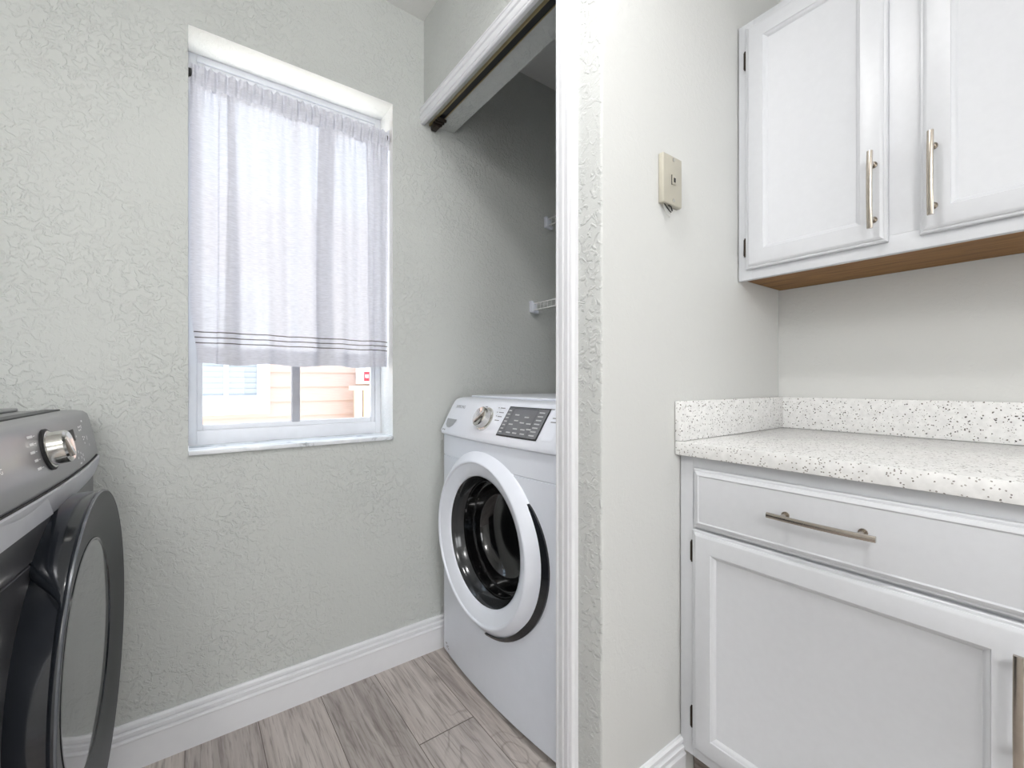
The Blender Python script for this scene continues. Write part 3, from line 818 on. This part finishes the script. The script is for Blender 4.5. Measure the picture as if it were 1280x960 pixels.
# ------------------------------------------------------------------ outside the window
m = MB(); m.box(-9, 9, YA+.17, 14, -.42, -.30); struct(m.build('ground', M['ext_ground'], smooth=0))
YH = 5.5
hs = empty('neighbouring_house', (1.0, YH, -.3)); tag(hs, 'neighbouring house with pink beige lap siding seen through the window', 'house')
m = MB()
z = -.30
while z < 3.0:     # lapped boards
    m.bm.faces.new([m.bm.verts.new(p) for p in ((-7, YH-.018, z), (8, YH-.018, z), (8, YH, z+.165), (-7, YH, z+.165))])
    m.bm.faces.new([m.bm.verts.new(p) for p in ((-7, YH+.004, z), (8, YH+.004, z), (8, YH-.018, z), (-7, YH-.018, z))])
    z += .165
m.box(-7, 8, YH+.005, YH+.2, -.30, 3.0)
into(m.build('siding', M['siding'], smooth=0, recalc=False), hs)
m = MB(); m.box(-7.4, 8.4, YH-.45, YH+3.5, 3.0, 3.18); into(m.build('eave', M['ext_white'], smooth=0), hs)
m = MB()
wx0, wx1, wz0, wz1 = -.42, .60, .93, 2.05
m.box(wx0-.12, wx0, YH-.05, YH, wz0-.20, wz1+.12); m.box(wx1, wx1+.12, YH-.05, YH, wz0-.20, wz1+.12)
m.box(wx0, wx1, YH-.05, YH, wz1, wz1+.12); m.box(wx0, wx1, YH-.05, YH, wz0-.20, wz0)
m.box((wx0+wx1)/2+.21, (wx0+wx1)/2+.25, YH-.045, YH, wz0, wz1); m.box((wx0+wx1)/2-.25, (wx0+wx1)/2-.21, YH-.045, YH, wz0, wz1); m.box(wx0, wx1, YH-.045, YH, wz0+.53, wz0+.57)
hw = into(m.build('house_window_frame', M['ext_white'], smooth=0), hs)
m = MB(); m.box(wx0, wx1, YH-.030, YH-.022, wz0, wz1); q = m.build('house_window_pane', M['blinds'], smooth=0); q.parent = hw
ub = empty('utility_box', (1.74, YH-.09, 1.04)); tag(ub, 'white utility box with a red label on the house outside', 'utility box')
m = MB(); m.box(1.655, 1.90, YH-.17, YH-.02, 1.05, 1.42, .008); into(m.build('box_body', M['ext_white']), ub)
m = MB(); m.box(1.71, 1.795, YH-.172, YH-.1695, 1.085, 1.20); into(m.build('red_label', M['red'], smooth=0), ub)
m = MB(); m.box(1.725, 1.765, YH-.1735, YH-.1715, 1.125, 1.165); into(m.build('label_centre', M['ext_white'], smooth=0), ub)
fn = empty('slatted_screen', (1.8, YH-.3, -.3)); tag(fn, 'pale yellow slatted screen under the utility box outside', 'screen')
m = MB(); m.box(1.52, 2.6, YH-.30, YH-.20, .98, 1.03, .004); into(m.build('top_rail', M['ext_yellow']), fn)
for i in range(9):
    m = MB(); m.box(1.57+i*.11, 1.57+i*.11+.085, YH-.27, YH-.245, -.30, .98, .003); into(m.build('slat', M['ext_yellow']), fn)

# ------------------------------------------------------------------ light
def area(name, loc, size, power, col=(1, .96, .91), rot=(0, 0, 0), shape='DISK', spread=132):
    l = bpy.data.lights.new(name, 'AREA'); l.shape = shape; l.size = size; l.energy = power; l.color = col; l.spread = math.radians(spread)
    o = bpy.data.objects.new(name, l); C.objects.link(o); o.location = loc; o.rotation_euler = rot; return o
fl = bpy.data.lights.new('globe_lamp', 'POINT'); fl.energy = 3.6; fl.shadow_soft_size = .06; fl.color = (1, .985, .98)
fo = bpy.data.objects.new('globe_lamp', fl); C.objects.link(fo); fo.location = (.34, .50, 2.40)
area('ceiling_lamp', (.31, .50, 2.46), .18, 6.0, (1, .985, .98), spread=150)
pl = bpy.data.lights.new('rear_fill', 'POINT'); pl.energy = 30; pl.shadow_soft_size = .16; pl.color = (1, .985, .98)  # added fill light; no such lamp is known here
po = bpy.data.objects.new('rear_fill', pl); C.objects.link(po); po.location = (-.78, -.95, 2.36)
# added soft fill at the wall behind the camera; no window is known there
area('rear_wall_fill', (-.05, YB+.03, 1.45), 1.10, 20, (.97, .985, 1), (PI/2, 0, 0), 'SQUARE', 180)
wf = MB(); frame_ring(wf, -.66, .56, .86, 2.04, YB, YB+.035, .05); struct(wf.build('fill_light_frame', M['frame_white']))  # made-up window frame put round the fill light
sun = bpy.data.lights.new('sun', 'SUN'); sun.energy = 11.0; sun.angle = .01; sun.color = (1, .95, .88)
so = bpy.data.objects.new('sun', sun); C.objects.link(so); so.rotation_euler = (0, math.radians(32), 0)
w = bpy.data.worlds.new('sky'); sc.world = w; w.use_nodes = True
bg = w.node_tree.nodes['Background']; bg.inputs[0].default_value = (.70, .83, 1, 1); bg.inputs[1].default_value = 2.8

# ------------------------------------------------------------------ camera
cam = bpy.data.cameras.new('camera'); co = bpy.data.objects.new('camera', cam); C.objects.link(co)
cam.sensor_fit = 'HORIZONTAL'; cam.sensor_width = 36; cam.lens = 36*548.6/1280; cam.shift_y = -2/1280; cam.clip_start = .02
co.location = (0, 0, CAMZ); co.rotation_euler = (PI/2, 0, -math.atan2(.594, .805))
sc.camera = co
sc.view_settings.view_transform = 'Standard'; sc.view_settings.look = 'None'; sc.view_settings.gamma = 1
sc.view_settings.use_curve_mapping = False; sc.view_settings.exposure = 0.22
